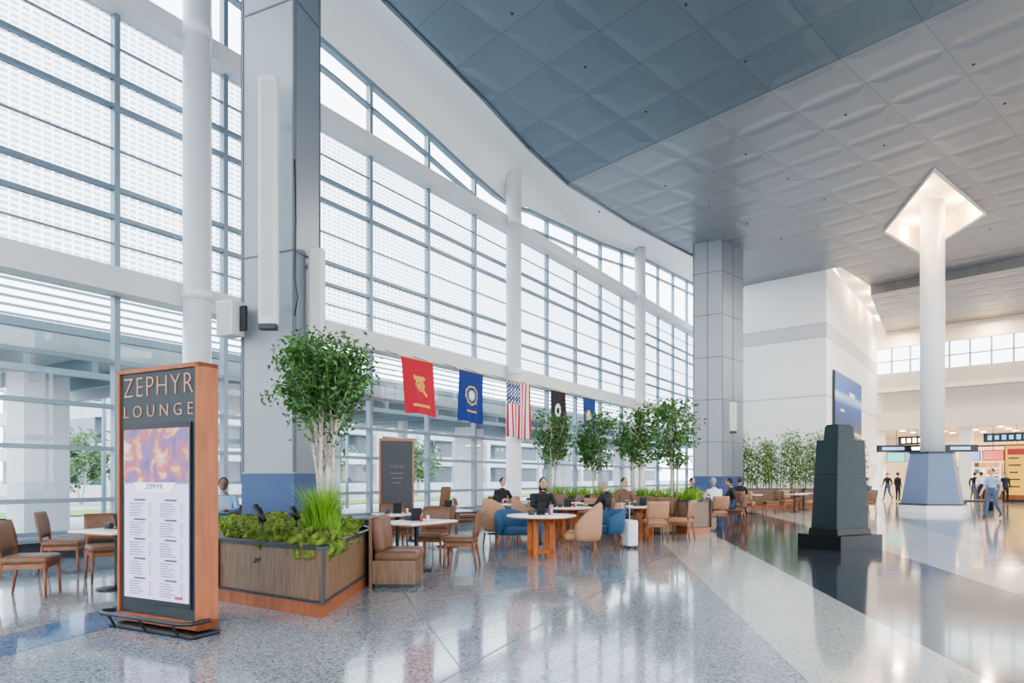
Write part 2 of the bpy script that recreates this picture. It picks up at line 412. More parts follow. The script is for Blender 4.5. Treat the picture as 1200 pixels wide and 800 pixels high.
for j in range(len(rows)-1):
    for i in range(8): fs.append((j*9+i,j*9+i+1,(j+1)*9+i+1,(j+1)*9+i))
cv.add(vs,fs,M_white,True)
for a,b in zip(edgeA,edgeA[1:]): cv.tube([(a[0],a[1],zA(*a)-.02),(b[0],b[1],zA(*b)-.02)],.05,M_ceilA,6)
for a,b in zip(edgeB,edgeB[1:]): cv.tube([(a[0],a[1],11.98),(b[0],b[1],11.98)],.05,M_ceilB,6)
cv.build('ceiling_cove')
dl=MB()
for i in range(-3,8):
    for j in range(0,8):
        p=Vector(P1)+cd*(i*3.2+1.5)+cn*(j*2.6+1.5)
        if p.x>.64*p.y-12.5 and p.y>4:
            z=zA(p.x,p.y); dl.lathe((p.x,p.y,z-.02),[(.035,0),(.035,.04)],M_dark,10)
for i in range(9):
    for j in range(1,7):
        p=Vector(P1)+cd*(i*3.2-1)-cn*(j*2.8)
        if p.x>P1[0]+1 and p.y<33-.2*j and p.x<30 and not(13.5<p.x<20 and 22.5<p.y<33) and p.x<p.y*.5+6.5 and p.y<28+p.x*.3:
            dl.lathe((p.x,p.y,11.98),[(.035,0),(.035,.04)],M_dark,10)
dl.build('ceiling_downlights')

# ------------------------------------------------------------ WHITE BUILDING
wb=MB()
def vwall(mb,a,b,z0,z1,m,off=0):
    mb.add([(a[0],a[1],z0),(b[0],b[1],z0),(b[0],b[1],z1),(a[0],a[1],z1)],[(0,1,2,3)],m)
A0=(10.6,39.7);A1=(16,34.75);A2=(25.5,47.7)
vwall(wb,(11.7,43.2),A0,0,14,M_white); vwall(wb,A0,A1,0,12.02,M_white); vwall(wb,A1,A2,0,12.4,M_white)
def lerp(a,b,t): return (a[0]+(b[0]-a[0])*t,a[1]+(b[1]-a[1])*t)
def strip(mb,a,b,z,h,m,o):
    d=Vector((b[0]-a[0],b[1]-a[1])).normalized(); n=Vector((d.y,-d.x))*o
    mb.prism([(a[0],a[1]),(a[0]+n.x,a[1]+n.y),(b[0]+n.x,b[1]+n.y),(b[0],b[1])],z,z+h,m)
for z in (5.6,8.6,9.3):
    strip(wb,A0,A1,z,.05,M_taupe,.012); strip(wb,A1,A2,z,.05,M_taupe,.012)
M_wbg=mat('white_band_grey',(.60,.60,.61),.6)
strip(wb,A0,A1,8.65,.65,M_wbg,.01); strip(wb,A1,A2,8.65,.65,M_wbg,.01)
strip(wb,A0,A1,0,.25,M_taupe,.02)
wb.build('wall_white')
sf=MB()
sf.add([(15.6,34.0,12.9),(19.8,37.7,12.9),(26.2,47.5,12.9),(25,49,12.9)],[(0,1,2,3)],M_cream)
sf.add([(19.8,37.7,11.5),(26.0,47.5,11.5),(26.0,47.5,12.9),(19.8,37.7,12.9)],[(0,1,2,3)],M_cream)
sf.add([(16.5,34.3,12.0),(19.8,37.7,12.0),(19.8,37.7,12.9),(16.5,34.3,12.9)],[(0,1,2,3)],M_cream)
sf.build('ceiling_soffit_warm')
po=MB(); a=lerp(A1,A2,.085); b=lerp(A1,A2,.577); dd=Vector((b[0]-a[0],b[1]-a[1])); Ln=dd.length
po.box((0,0,0),(Ln,.08,3.0),M_dark)
pm,t,bs=nt('poster_blue'); tc=N(t,'ShaderNodeTexCoord'); sp=N(t,'ShaderNodeSeparateXYZ'); t.links.new(tc.outputs['Object'],sp.inputs[0])
mr=N(t,'ShaderNodeMapRange'); mr.inputs['From Min'].default_value=-1.5; mr.inputs['From Max'].default_value=1.5; t.links.new(sp.outputs[2],mr.inputs[0])
cr=N(t,'ShaderNodeValToRGB'); e=cr.color_ramp.elements; e[0].color=(.01,.03,.10,1); e[1].color=(.02,.07,.28,1); x=e.new(.45); x.color=(.03,.10,.30,1); x=e.new(.6); x.color=(.35,.5,.65,1); x=e.new(.68); x.color=(.03,.12,.38,1)
t.links.new(mr.outputs[0],cr.inputs[0]); t.links.new(cr.outputs[0],bs.inputs['Base Color']); t.links.new(cr.outputs[0],bs.inputs['Emission Color']); bs.inputs['Emission Strength'].default_value=.35
po.box((0,-.05,0),(Ln-.16,.03,2.84),pm); po.box((Ln*.1,-.07,.55),(1.6,.01,.25),M_white)
po.box((-Ln*.25,-.07,-.5),(1.0,.01,.12),M_white)
po.build('wall_poster', loc=((a[0]+b[0])/2+.06,(a[1]+b[1])/2-.05,5.6), rz=math.atan2(dd.y,dd.x))

# ------------------------------------------------------------ FAR WALL + SHOPS
fw=MB(); F0=Vector((25.4,48.1)); F1=Vector((46,27.5)); fd=(F1-F0).normalized(); fn=Vector((-fd.y,fd.x))
if fn.y<0: fn=-fn
def fbox(s0,s1,z0,z1,m,off=0,th=.3):
    p=[F0+fd*s0+fn*off,F0+fd*s1+fn*off,F0+fd*s1+fn*(off+th),F0+fd*s0+fn*(off+th)]
    fw.prism([tuple(q) for q in p],z0,z1,m)
LL=(F1-F0).length
fbox(0,LL,10.4,12.4,M_cream); fbox(0,LL,7.4,8.65,M_taupe); fbox(0,LL,5.4,7.4,M_taupe,.05); fbox(0,LL,4.7,5.9,M_cream,-.6,.6); fbox(0,LL,7.35,7.6,M_cream,-.2,.2)
s=0
while s<LL:
    fbox(s,s+.09,8.65,10.4,M_mull,.1,.1); s+=1.15
fbox(0,LL,9.45,9.52,M_mull,.1,.1)
for s in (0,5.2,10.5,16,22): fbox(s,s+.7,0,4.7,M_white,0,.5)
fbox(0,LL,3.4,3.5,M_dark,0,.1)
fw.build('wall_far')
gw=MB()
a=F0+fn*.15; b=F1+fn*.15
gw.add([(a.x,a.y,8.65),(b.x,b.y,8.65),(b.x,b.y,10.4),(a.x,a.y,10.4)],[(0,1,2,3)],M_glass); gw.build('window_2')
sh=MB()
a=F0+fn*9-fd*3; b=F1+fn*9
vwall(sh,a,b,0,4.8,M_cream)
c0=F0-fd*3; sh.add([(c0.x,c0.y,4.75),(F1.x,F1.y,4.75),(b.x,b.y,4.75),(a.x,a.y,4.75)],[(0,1,2,3)],M_cream)
sh.add([(c0.x,c0.y,-.01),(F1.x,F1.y,-.01),(b.x,b.y,-.01),(a.x,a.y,-.01)],[(3,2,1,0)],M_floorL)
vwall(sh,c0,a,0,4.8,M_cream)
sh.build('wall_shop_back')
rzf=math.atan2(fd.y,fd.x)
shp=MB()
for i in range(12):
    p=F0+fd*(1+i*2.1)+fn*8.6
    shp.box((p.x,p.y,1.3),(1.8,.4,2.6),M_walnut if i%2 else M_taupe, rz=rzf)
    for k in range(5):
        for q in range(4):
            pp=p+fd*(-.6+q*.4)-fn*.25
            shp.box((pp.x,pp.y,.4+k*.5),(.25,.15,.28),random.choice([M_orange,M_blueup,M_clwht,M_clred,M_tan,M_dark]), rz=rzf)
shp.build('shop_shelving')
for s_,wd_,m_ in ((3.0,2.4,M_lamp),(8.0,2.6,M_scr),(13.2,3.0,M_lampw),(19,3,M_lamp)):
    q=MB(); q.box((0,0,0),(wd_+.3,.1,.55),M_dark)
    for k in range(7): q.box((-wd_/2+wd_*(k+.5)/7,-.06,0),(wd_/7*.6,.02,.26 if k%2 else .3),m_)
    p=F0+fd*s_-fn*.02; q.build('shopfront_sign',loc=(p.x,p.y,3.95),rz=rzf)
cnr=MB()
p=F0+fd*7+fn*2.5
cnr.box((0,0,.5),(6,.8,1.0),M_walnut); cnr.box((0,0,1.03),(6.2,.95,.06),M_top)
for i in range(5): cnr.box((-2.4+i*1.2,-.42,.5),(.05,.04,.9),M_copper)
cnr.build('shop_counter',loc=(p.x,p.y,0),rz=rzf)
scn=MB(); p=F0+fd*5.9+fn*.6
for i in range(4):
    x=i*1.25-.2
    scn.box((x,0,0),(1.15,.06,.68),M_black); scn.box((x,-.035,0),(1.07,.01,.6),(M_scr,M_scrR,M_scrG,M_scr)[i])
    for q in range(3): scn.box((x-.2,-.042,.18-.16*q),(.5,.004,.05),M_clwht)
    scn.tube([(x,0,.3),(x,0,1.9)],.02,M_black,6)
scn.build('hanging_menu_screens',loc=(p.x,p.y,2.85),rz=rzf)
scn=MB(); p=F0+fd*.95+fn*.6
for i in range(3):
    x=i*1.25+.4
    scn.box((x,0,0),(1.15,.06,.68),M_black); scn.box((x,-.035,0),(1.07,.01,.6),(M_scrG,M_scr,M_scrR)[i])
    scn.tube([(x,0,.3),(x,0,1.9)],.02,M_black,6)
scn.build('hanging_menu_screens',loc=(p.x,p.y,2.85),rz=rzf)
pl=MB()
for i in range(12):
    for j in range(3):
        p=F0+fd*(1.5+i*1.9)+fn*(1.5+j*2.6)
        pl.lathe((p.x,p.y,4.70),[(.18,0),(.18,.05)],M_lamp,12)
pl.build('shop_downlights')
gs=MB()
gs.box((0,0,0),(4.0,.22,.30),M_black)
for i,(x,wd_) in enumerate(((-1.4,.9),(-.3,.7),(1.3,.8))): gs.box((x,-.115,0),(wd_,.01,.13),M_lampw if i==1 else M_scr)
gs.tube([(-.2,0,0),(-.2,-.65,0)],.04,M_black,8); gs.tube([(.2,0,0),(.2,-.65,0)],.04,M_black,8)
gs.build('gate_direction_sign', loc=(17.95,29.55,2.68), rz=math.radians(-8))
ys=MB(); M_yel=mat('sign_amber',(.72,.42,.06),.4,emit=.5)
ys.box((0,0,.06),(1.3,.5,.12),M_black); ys.box((0,0,1.75),(1.15,.3,3.3),M_copper); ys.box((0,-.16,1.85),(1.0,.02,2.9),M_yel)
for k in range(5): ys.box((-.1+.05*(k%2),-.175,.9+k*.42),(.6-.1*(k%3),.01,.08),M_dark)
ys.box((0,-.175,2.95),(.8,.01,.35),M_clred)
ys.build('amber_directory_sign', loc=(29.7,40.2,0), rz=rzf)

en=MB()
def facade(a,b,H):
    a=Vector(a);b=Vector(b);d=(b-a);n=int(d.length/3)
    for i in range(n+1):
        p=a+d*i/n; en.box((p.x,p.y,H/2),(.2,.2,H),M_mull,rz=math.atan2(d.y,d.x))
    m=(a+b)/2
    for z,h in ((.2,.4),(4.8,.5),(H-.9,1.8)): en.box((m.x,m.y,z),(d.length,.25,h),M_white,rz=math.atan2(d.y,d.x))
facade((-19.4,-9.8),(44,-9.8),14)
facade((46,-9),(46,27.5),12)
en.build('rear_wall_open_for_fill')  # unseen rear and side frames, left open so sky light fills the hall

# ------------------------------------------------------------ BIG COLUMNS
def bigcol(L_,C_,R_,H,name,seams):
    mb=MB(); L_=Vector(L_);C_=Vector(C_);R_=Vector(R_);B_=L_+(R_-C_)
    def q(a,b,z0,z1,m,o=0):
        mb.add([(a.x,a.y,z0),(b.x,b.y,z0),(b.x,b.y,z1),(a.x,a.y,z1)],[(0,1,2,3)],m)
    for a,b in ((L_,C_),(C_,R_),(R_,B_),(B_,L_)):
        q(a,b,0,1.48,M_colblue); q(a,b,1.48,H,M_colm if (a,b)!=(L_,C_) else M_colm_lit)
        d=(b-a).normalized(); n=Vector((d.y,-d.x))*.012
        for z in seams: mb.prism([tuple(a),tuple(a+n),tuple(b+n),tuple(b)],z,z+.03,M_colseam)
        for f in (.02,.5 if (b-a).length>1.2 else .97):
            p=a+(b-a)*f; mb.prism([tuple(p),tuple(p+n),tuple(p+n+d*.03),tuple(p+d*.03)],1.5,H,M_colseam)
        mb.prism([tuple(a),tuple(a+n*2.5),tuple(b+n*2.5),tuple(b)],0,.14,M_colseam)
    mb.build(name)
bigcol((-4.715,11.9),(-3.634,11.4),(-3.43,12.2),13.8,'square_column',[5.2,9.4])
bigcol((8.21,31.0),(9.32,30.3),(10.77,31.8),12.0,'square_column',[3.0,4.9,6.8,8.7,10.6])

def speaker(px,Y,z0,z1,wd,name='column_speaker'):
    s=MB(); h=z1-z0; X=(px-600)/800*Y
    s.rbox((0,0,h/2),(wd,.16,h),M_spk,r=.05)
    s.box((0,-.082,h/2),(wd*.62,.008,h*.94),M_spkg)
    s.box((0,.13,h*.85),(.06,.16,.08),M_dark); s.box((0,.13,h*.1),(.06,.16,.08),M_dark)
    s.rbox((0,-.02,-.03),(wd*.9,.14,.1),M_dark,r=.02)
    return s.build(name,loc=(X,Y,z0))
speaker(315,11.2,3.9,8.0,.32)
speaker(371.5,11.75,3.75,5.35,.27)
speaker(859,30.1,3.45,4.75,.3)
s=MB(); s.rbox((0,0,0),(.36,.3,.6),M_spk,r=.03); s.box((0,-.152,0),(.28,.01,.5),M_spkg); s.box((.24,.05,0),(.14,.05,.42),M_dark); s.tube([(.2,.05,.1),(.34,.05,.1)],.02,M_dark,6)
s.build('wall_speaker',loc=((270-600)/800*11.6,11.6,1.4+186/800*11.6),rz=math.radians(-25))
cb=MB(); cb.tube([(0,0,0),(.05,0,.3),(.0,0,.65),(.03,-.02,1.6),(0,0,2.6)],.012,M_black,5)
cb.build('speaker_cable',loc=((345-600)/800*11.35,11.36,4.1))

c=MB(); c.lathe((0,0,0),[(.45,2.3),(.45,12.9)],M_wpaint,32)
M_plb=mat('plinth_blue',(.14,.19,.31),.4)
rzp=math.radians(20)
def octf(mb,r0,r1,z0,z1,m,n=8,ph=0):
    ri=[]
    for r,z in ((r0,z0),(r1,z1)):
        ri.append([(r*math.cos(2*math.pi*(i+.5)/n+ph), r*math.sin(2*math.pi*(i+.5)/n+ph), z) for i in range(n)])
    mb.loft(ri,m,False,True)
octf(c,1.30,1.28,0,.34,M_wpaint,6,rzp); octf(c,1.22,.86,.34,2.42,M_plb,6,rzp); octf(c,.9,.9,2.42,2.48,M_dark,6,rzp); octf(c,1.32,1.32,.30,.35,M_dark,6,rzp)
c.build('plinth_column',loc=(17.55,28.5,0))
b=MB(); b.rbox((0,0,.42),(1.8,.5,.1),M_dark,r=.04)
for x in (-.7,.7): b.box((x,0,.19),(.06,.42,.38),M_black)
b.build('waiting_bench',loc=(19.9,29.3,0),rz=.2)

# ------------------------------------------------------------ MONUMENT
m=MB()
def fr(mb,w0,d0,w1,d1,z0,z1,ma,x=0,x1=0,side=None):
    vs=[(x-w0/2,-d0/2,z0),(x+w0/2,-d0/2,z0),(x+w0/2,d0/2,z0),(x-w0/2,d0/2,z0),(x1-w1/2,-d1/2,z1),(x1+w1/2,-d1/2,z1),(x1+w1/2,d1/2,z1),(x1-w1/2,d1/2,z1)]
    mb.add(vs,[(3,2,1,0),(4,5,6,7),(0,1,5,4),(2,3,7,6),(3,0,4,7)],ma); mb.add([vs[1],vs[2],vs[6],vs[5]],[(0,1,2,3)],side or ma)
m.box((0,0,.14),(1.26,.98,.28),M_stoneb)
fr(m,1.02,.66,1.0,.64,.28,.40,M_stoneb)
fr(m,.96,.58,.82,.48,.40,2.16,M_stone,side=M_stone_lit,x1=.03)
fr(m,.50,.34,.46,.30,2.16,2.44,M_stone,side=M_stone_lit,x=-.02,x1=-.02)
m.box((-.04,0,2.455),(.40,.25,.03),M_stoneb)
for z in (.80,1.48): m.box((0.01,0,z),(.965-.14*(z-.40)/1.76,.585-.10*(z-.4)/1.76,.012),M_stoneb)
m.build('memorial_stele',loc=(6.60,13.75,0),rz=math.radians(28))

# ------------------------------------------------------------ SIGN
sg=MB()
SW=1.15; H=2.42
sg.box((-SW/2+.015,.105,1.24),(.03,.21,2.3),M_copper); sg.box((SW/2-.02,.105,1.24),(.04,.21,2.36),M_copper); sg.box((0,.105,H-.02),(SW,.21,.04),M_copper)
sg.box((0,.105,.10),(SW,.21,.08),M_copper)
sg.box((0,.105,1.25),(SW-.07,.17,2.28),M_dark)
sg.box((0,.012,1.07),(SW-.20,.02,1.66),M_black)
scm=mat('menu_screen',(.50,.46,.62),.3,emit=.5,emcol=(.62,.56,.84))
im,t,bs=nt('menu_photo'); tc=N(t,'ShaderNodeTexCoord'); nz=N(t,'ShaderNodeTexNoise'); nz.inputs['Scale'].default_value=5.5; nz.inputs['Distortion'].default_value=.9; nz.inputs['Detail'].default_value=8; t.links.new(tc.outputs['Object'],nz.inputs['Vector'])
cr=N(t,'ShaderNodeValToRGB'); e=cr.color_ramp.elements; e[0].color=(.12,.10,.24,1); e[0].position=.3; e[1].color=(.58,.50,.62,1); e[1].position=.72
for p_,c_ in ((.42,(.22,.13,.30)),(.5,(.42,.12,.12)),(.57,(.62,.30,.20))): x=e.new(p_); x.color=c4(c_)
t.links.new(nz.outputs['Fac'],cr.inputs[0]); t.links.new(cr.outputs[0],bs.inputs['Base Color']); t.links.new(cr.outputs[0],bs.inputs['Emission Color']); bs.inputs['Emission Strength'].default_value=.25
sw=SW-.24
sg.box((0,.0,1.07),(sw,.012,1.56),scm)
sg.box((0,-.008,1.60),(sw,.008,.50),im)
fx=Matrix.Rotation(math.pi/2,4,'X')
sg.text('ZEPHYR',Matrix.Translation((0,.018,2.155))@fx,.27,M_letter,.006,spacing=1.15,fit=.98,off=-.006)
sg.text('LOUNGE',Matrix.Translation((0,.018,1.965))@fx,.16,M_letter,.006,spacing=1.6,fit=.98,off=-.003)
M_ink=mat('menu_ink',(.10,.09,.16),.6); M_ban=mat('menu_banner',(.7,.7,.75),.4,emit=.5)
M_teal=mat('menu_teal',(.1,.35,.4),.4)
sg.add([(-.3,-.016,1.36),(.3,-.016,1.36),(.22,-.016,1.27),(-.22,-.016,1.27)],[(0,1,2,3)],M_ban)
sg.text('ZEPHYR',Matrix.Translation((0,-.018,1.30))@fx,.07,M_ink,.001)
sg.box((0,-.012,1.355),(sw*.98,.004,.012),M_teal)
for col in (-.22,.22):
    z=1.20
    for sec in range(5):
        sg.box((col,-.01,z),(.16,.004,.016),M_ink); z-=.032
        for r in range(6):
            wl=U(.12,.22); sg.box((col-.15+wl/2,-.01,z),(wl,.004,.006),M_ink); sg.box((col+.15,-.01,z),(.03,.004,.006),M_ink)
            z-=.0225
        z-=.014
sg.box((.33,-.01,.33),(.1,.004,.025),M_clred)
sg.tube([(-SW/2-.02,.0,.15),(-SW/2-.06,-.12,.15),(-SW/2+.04,-.17,.15),(SW/2-.04,-.17,.15),(SW/2+.06,-.12,.15),(SW/2+.05,.08,.15)],.02,M_black,8)
for x in (-.45,0,.45): sg.tube([(x,-.17,.15),(x,-.1,.02)],.012,M_black,6)
sg.rbox((.0,.07,.02),(SW+.04,.30,.04),M_black,r=.015)
sg.build('lounge_menu_sign',loc=(-3.25,6.23,0),rz=math.atan2(-.54,1.02),bevel=.003)

# ------------------------------------------------------------ vegetation helpers
def leaf(mb,p,d,l,wd,m):
    d=d.normalized(); ref=Vector((U(-1,1),U(-1,1),U(-1,1))); u=d.cross(ref)
    if u.length<1e-4: return
    u.normalize(); n=d.cross(u)
    mb.add([p,p+d*l*.5+u*wd*.5+n*l*.06,p+d*l,p+d*l*.5-u*wd*.5+n*l*.06],[(0,1,2),(0,2,3)],m,True)
def tree(mb,base,h,crown_c,crown_r,nleaf,ll,stems=3,bark=M_bark,lm=M_leaf):
    base=Vector(base); cc=Vector(crown_c); tips=[]
    for s in range(stems):
        a=2*math.pi*s/stems+U(-.4,.4); b0=base+Vector((math.cos(a)*.07,math.sin(a)*.07,0))
        path=[b0]; tgt=cc+Vector((math.cos(a)*crown_r[0]*.35,math.sin(a)*crown_r[1]*.35,crown_r[2]*.45))
        for k in range(1,7):
            f=k/6; path.append(b0.lerp(tgt,f)+Vector((U(-.03,.03),U(-.03,.03),0))*h*.4)
        r0=h*.0135; mb.tube(path,[r0*(1-.75*k/6) for k in range(7)],bark,7)
        for k in range(2,7):
            for q in range(3):
                th=U(0,6.28); zz=U(-.9,.9); rr=math.sqrt(1-zz*zz*.75)*U(.55,1.0); e=cc+Vector((math.cos(th)*crown_r[0]*rr,math.sin(th)*crown_r[1]*rr,crown_r[2]*zz))
                p0=path[k]; e=p0.lerp(e,.95); md=p0.lerp(e,.5)+Vector((0,0,.05*h*.3))
                mb.tube([p0,md,e],[r0*.35,r0*.22,r0*.1],bark,5); tips+= [e,md.lerp(e,.5),e,md]
    for i in range(nleaf):
        c=random.choice(tips); g=Vector((random.gauss(0,1),random.gauss(0,1),random.gauss(0,.8)))*crown_r[0]*.155
        p=c+g
        d=Vector((U(-1,1),U(-1,1),U(-1.1,.4)))
        leaf(mb,p,d,ll*U(.7,1.25),ll*.5,lm)
def grass(mb,c,r,n,h,m=M_grass,wd=.012):
    for i in range(n):
        a=U(0,6.28); rr=r*math.sqrt(R())*.5; p=Vector((c[0]+math.cos(a)*rr,c[1]+math.sin(a)*rr,c[2])); o=Vector((math.cos(a),math.sin(a),0)); u=Vector((-o.y,o.x,0))
        hh=h*U(.6,1.05); ln=U(.15,.75)*r*1.3; vs=[]
        for k in range(5):
            f=k/4; q=p+o*ln*f*f+Vector((0,0,hh*(f-.18*f*f*f))); ww=wd*(1-f*.9)
            vs+= [q-u*ww,q+u*ww]
        mb.add(vs,[(2*k,2*k+1,2*k+3,2*k+2) for k in range(4)],m,True)

# ------------------------------------------------------------ FRONT PLANTER
PP=[(-3.37,7.8),(-1.88,6.79),(-1.86,9.33),(-3.1,11.75),(-3.58,11.28),(-4.80,11.84),(-4.85,11.2)]
def planter_box(mb,pts,h,ins=.06,wallm=M_walnut):
    n=len(pts); cxy=Vector((sum(p[0] for p in pts)/n,sum(p[1] for p in pts)/n))
    def inset(k): 
        return [tuple(Vector(p)+(cxy-Vector(p)).normalized()*k) for p in pts]
    mb.prism(inset(.02),.0,.14,M_copper); mb.prism(inset(.03),.14,h-.05,wallm)
    for i in range(n):
        a=Vector(pts[i]); b=Vector(pts[(i+1)%n]); d=(b-a).normalized(); nn=Vector((d.y,-d.x))
        for z0,z1 in ((.14,.165),(h-.045,h)):
            i0=[a,b,b-nn*ins*1.2,a-nn*ins*1.2]
            mb.prism([tuple(q) for q in i0],z0,z1,M_dark)
        mb.box((a.x,a.y,h/2+.07),(.03,.03,h-.14),M_dark,rz=math.atan2(d.y,d.x))
    mb.add([(p[0],p[1],h-.06) for p in inset(.05)],[tuple(range(n))],M_soil)
def inside(p,pts):
    c=False; n=len(pts)
    for i in range(n):
        a=pts[i];b=pts[(i+1)%n]
        if (a[1]>p[1])!=(b[1]>p[1]) and p[0]<(b[0]-a[0])*(p[1]-a[1])/(b[1]-a[1])+a[0]: c=not c
    return c
pb=MB(); planter_box(pb,PP,.72)
cen=Vector((-3.0,9.3))
PIN=[tuple(Vector(p)+(cen-Vector(p)).normalized()*.17) for p in PP]
k=0
while k<210:
    p=(U(-4.9,-1.8),U(6.8,12.2))
    if not inside(p,PIN): continue
    k+=1; r=U(.07,.18); pb.ell((p[0],p[1],.67),(r,r*U(.8,1.2),r*U(.6,1.0)),M_moss,12,8,wob=1.0)
k=0
while k<2600:
    p=(U(-4.9,-1.8),U(6.8,12.2))
    if not inside(p,PIN): continue
    k+=1; leaf(pb,Vector((p[0],p[1],.69+U(0,.1))),Vector((U(-1,1),U(-1,1),U(.1,1))),U(.02,.05),.015,M_fern)
pb.build('planter_box')
gr=MB(); grass(gr,(0,0,0),.36,480,.78,wd=.008); grass(gr,(.22,-.4,0),.2,110,.38,wd=.007)
gr.build('ornamental_grass',loc=(-2.27,8.2,.7))
tr=MB(); tree(tr,(0,0,0),2.6,(-.03,0,2.02),(.66,.62,.58),5200,.082,stems=4)
tr.build('ficus_tree',loc=(-2.42,8.85,.7))
for (x,y) in ((-3.45,9.3),(-2.75,8.7),(-3.0,8.2)):
    s=MB(); s.tube([(0,0,0),(0,0,.2)],.012,M_black,6); s.tube([(0.02,0,.16),(-.07,.05,.30)],[.035,.05],M_black,10)
    s.build('garden_spotlight',loc=(x,y,.72))

# ------------------------------------------------------------ MID PLANTER
mp=MB(); Q0=Vector((4.75,17.3)); Q1=Vector((1.0,22.6)); qd=(Q1-Q0).normalized(); qn=Vector((-qd.y,qd.x))
if qn.x<0: qn=-qn
mpts=[tuple(Q0-qn*.45),tuple(Q1-qn*.45),tuple(Q1+qn*.45),tuple(Q0+qn*.45)]
mpts=mpts[::-1] if (Q1-Q0).x*qn.y-(Q1-Q0).y*qn.x<0 else mpts
planter_box(mp,mpts,.85)
for i in range(60):
    p=Q0.lerp(Q1,U(.03,.97))+qn*U(-.3,.3); r=U(.1,.2); mp.ell((p.x,p.y,.8),(r,r,r*.6),M_moss,8,6,wob=.8)
mp.build('planter_box')
for px,Y,top in ((789,18.0,3.60),(745,19.1,3.66),(699,20.4,3.60),(646,21.9,3.70)):
    X=(px-600)/800*Y; t_=MB(); tree(t_,(0,0,0),2.7,(0,0,top-.8-.95),(.66,.62,.92),1800,.125,stems=3)
    t_.build('ficus_tree',loc=(X,Y,.8))
gg=MB()
for i in range(16):
    p=Q0.lerp(Q1,.03+i*.062); grass(gg,(p.x+U(-.15,.15),p.y,.8),.35,80,.5,wd=.012)
gg.build('ornamental_grass')
def banquette(name,loc,rz,L_=1.6,m=M_leather):
    b=MB(); b.box((0,0,.2),(L_,.55,.3),M_walnut); b.box((0,0,.04),(L_-.06,.5,.08),M_dark)
    n=max(2,int(L_/.55))
    for i in range(n):
        x=-L_/2+L_*(i+.5)/n; b.rbox((x,-.02,.40),(L_/n-.01,.56,.14),m,r=.05); b.rbox((x,.22,.68),(L_/n-.01,.14,.46),m,r=.05,rx=-.12)
    b.box((0,.30,.45),(L_,.04,.9),M_walnut)
    return b.build(name,loc=loc,rz=rz)
qa=math.atan2((Q1-Q0).y,(Q1-Q0).x)
for f in (.18,.5,.82):
    p=Q0.lerp(Q1,f)-qn*.80; banquette('banquette',(p.x,p.y,0),qa+math.pi,1.7)
    p=Q0.lerp(Q1,f)+qn*.80; banquette('banquette',(p.x,p.y,0),qa,1.7)

# ------------------------------------------------------------ BAMBOO
bp_=MB(); B0=Vector((10.9,32.9)); B1=Vector((16.6,32.1))
bpp=[(B0.x,B0.y-.4),(B1.x,B1.y-.4),(B1.x,B1.y+.4),(B0.x,B0.y+.4)]; planter_box(bp_,bpp,.9)
bp_.build('planter_box')
bm_=MB()
for i in range(64):
    p=B0.lerp(B1,(i+.5)/64)+Vector((0,U(-.25,.25))); h=U(1.9,2.9); lean=Vector((U(-.25,.25),U(-.2,.2),0))
    path=[Vector((p.x,p.y,.85))+lean*(k/4)**2+Vector((0,0,h*k/4)) for k in range(5)]; bm_.tube(path,[.024,.02,.016,.012,.006],M_cane,5)
    for k in range(95):
        f=U(.15,1); q=Vector((p.x,p.y,.85+h*f))+lean*f*f+Vector((random.gauss(0,.14),random.gauss(0,.14),random.gauss(0,.08)))
        leaf(bm_,q,Vector((U(-1,1),U(-1,1),U(-1,.2))),U(.13,.24),.055,M_leaf2)
bm_.build('bamboo_hedge')

# ------------------------------------------------------------ FURNITURE
def chair_mesh(up,wood):
    c=MB()
    for x in (-.21,.21):
        c.tube([(x,-.22,.42),(x*1.05,-.24,0)],[.022,.015],wood,8)
        c.tube([(x,.21,.42),(x*1.05,.27,0)],[.022,.015],wood,8)
        c.tube([(x,.21,.38),(x,.25,.62),(x*.98,.30,.86)],[.02,.018,.014],wood,8)
    for y in (-.22,.21): c.box((0,y,.37),(.42,.022,.06),wood)
    for x in (-.21,.21): c.box((x,0,.37),(.022,.42,.06),wood)
    c.rbox((0,-.01,.44),(.49,.50,.10),up,r=.045)
    rings=[]
    for k in range(7):
        f=k/6; z=.52+.38*f; yy=.23+.07*f; th=.03*(math.sin(math.pi*min(max(f,.04),.96))**.4)
        pts=[]
        nseg=8
        for s_ in range(nseg+1):
            x=-.24+.48*s_/nseg; bow=.05*(1-(x/.24)**2); pts.append((x,yy+bow-th,z))
        for s_ in range(nseg,-1,-1):
            x=-.24+.48*s_/nseg; bow=.05*(1-(x/.24)**2); pts.append((x,yy+bow+th*.6,z))
        rings.append(pts)
    c.loft(rings,up,True,True)
    return c.mesh('dining_chair')
def tub_mesh(up,leg,hb,name,wing=.62):
    c=MB()
    for x in (-.22,.22):
        for y in (-.2,.22): c.tube([(x,y,.3),(x*1.12,y*1.12,0)],[.022,.013],leg,8)
    c.rbox((0,-.02,.40),(.52,.54,.15),up,r=.06)
    rings=[]; n=18
    for layer,(zf,rf,thk) in enumerate(((0,.92,.03),(.15,1.0,.045),(.6,1.06,.045),(.92,1.1,.035),(1,1.09,.012))):
        pts=[]
        for side in (0,1):
            rng=range(n+1) if side==0 else range(n,-1,-1)
            for i in rng:
                a=math.radians(-15+210*i/n); k=abs(i/n-.5)*2
                top=hb-(hb-wing)*k**2.2; z=.32+(top-.32)*zf
                rr=.30*rf+(thk if side==0 else -thk)
                pts.append((rr*math.cos(a),rr*math.sin(a),z))
        rings.append(pts)
    c.loft(rings,up,True,True)
    return c.mesh(name)
CH=chair_mesh(M_leather,M_wood); CHT=chair_mesh(M_tan,M_wood)
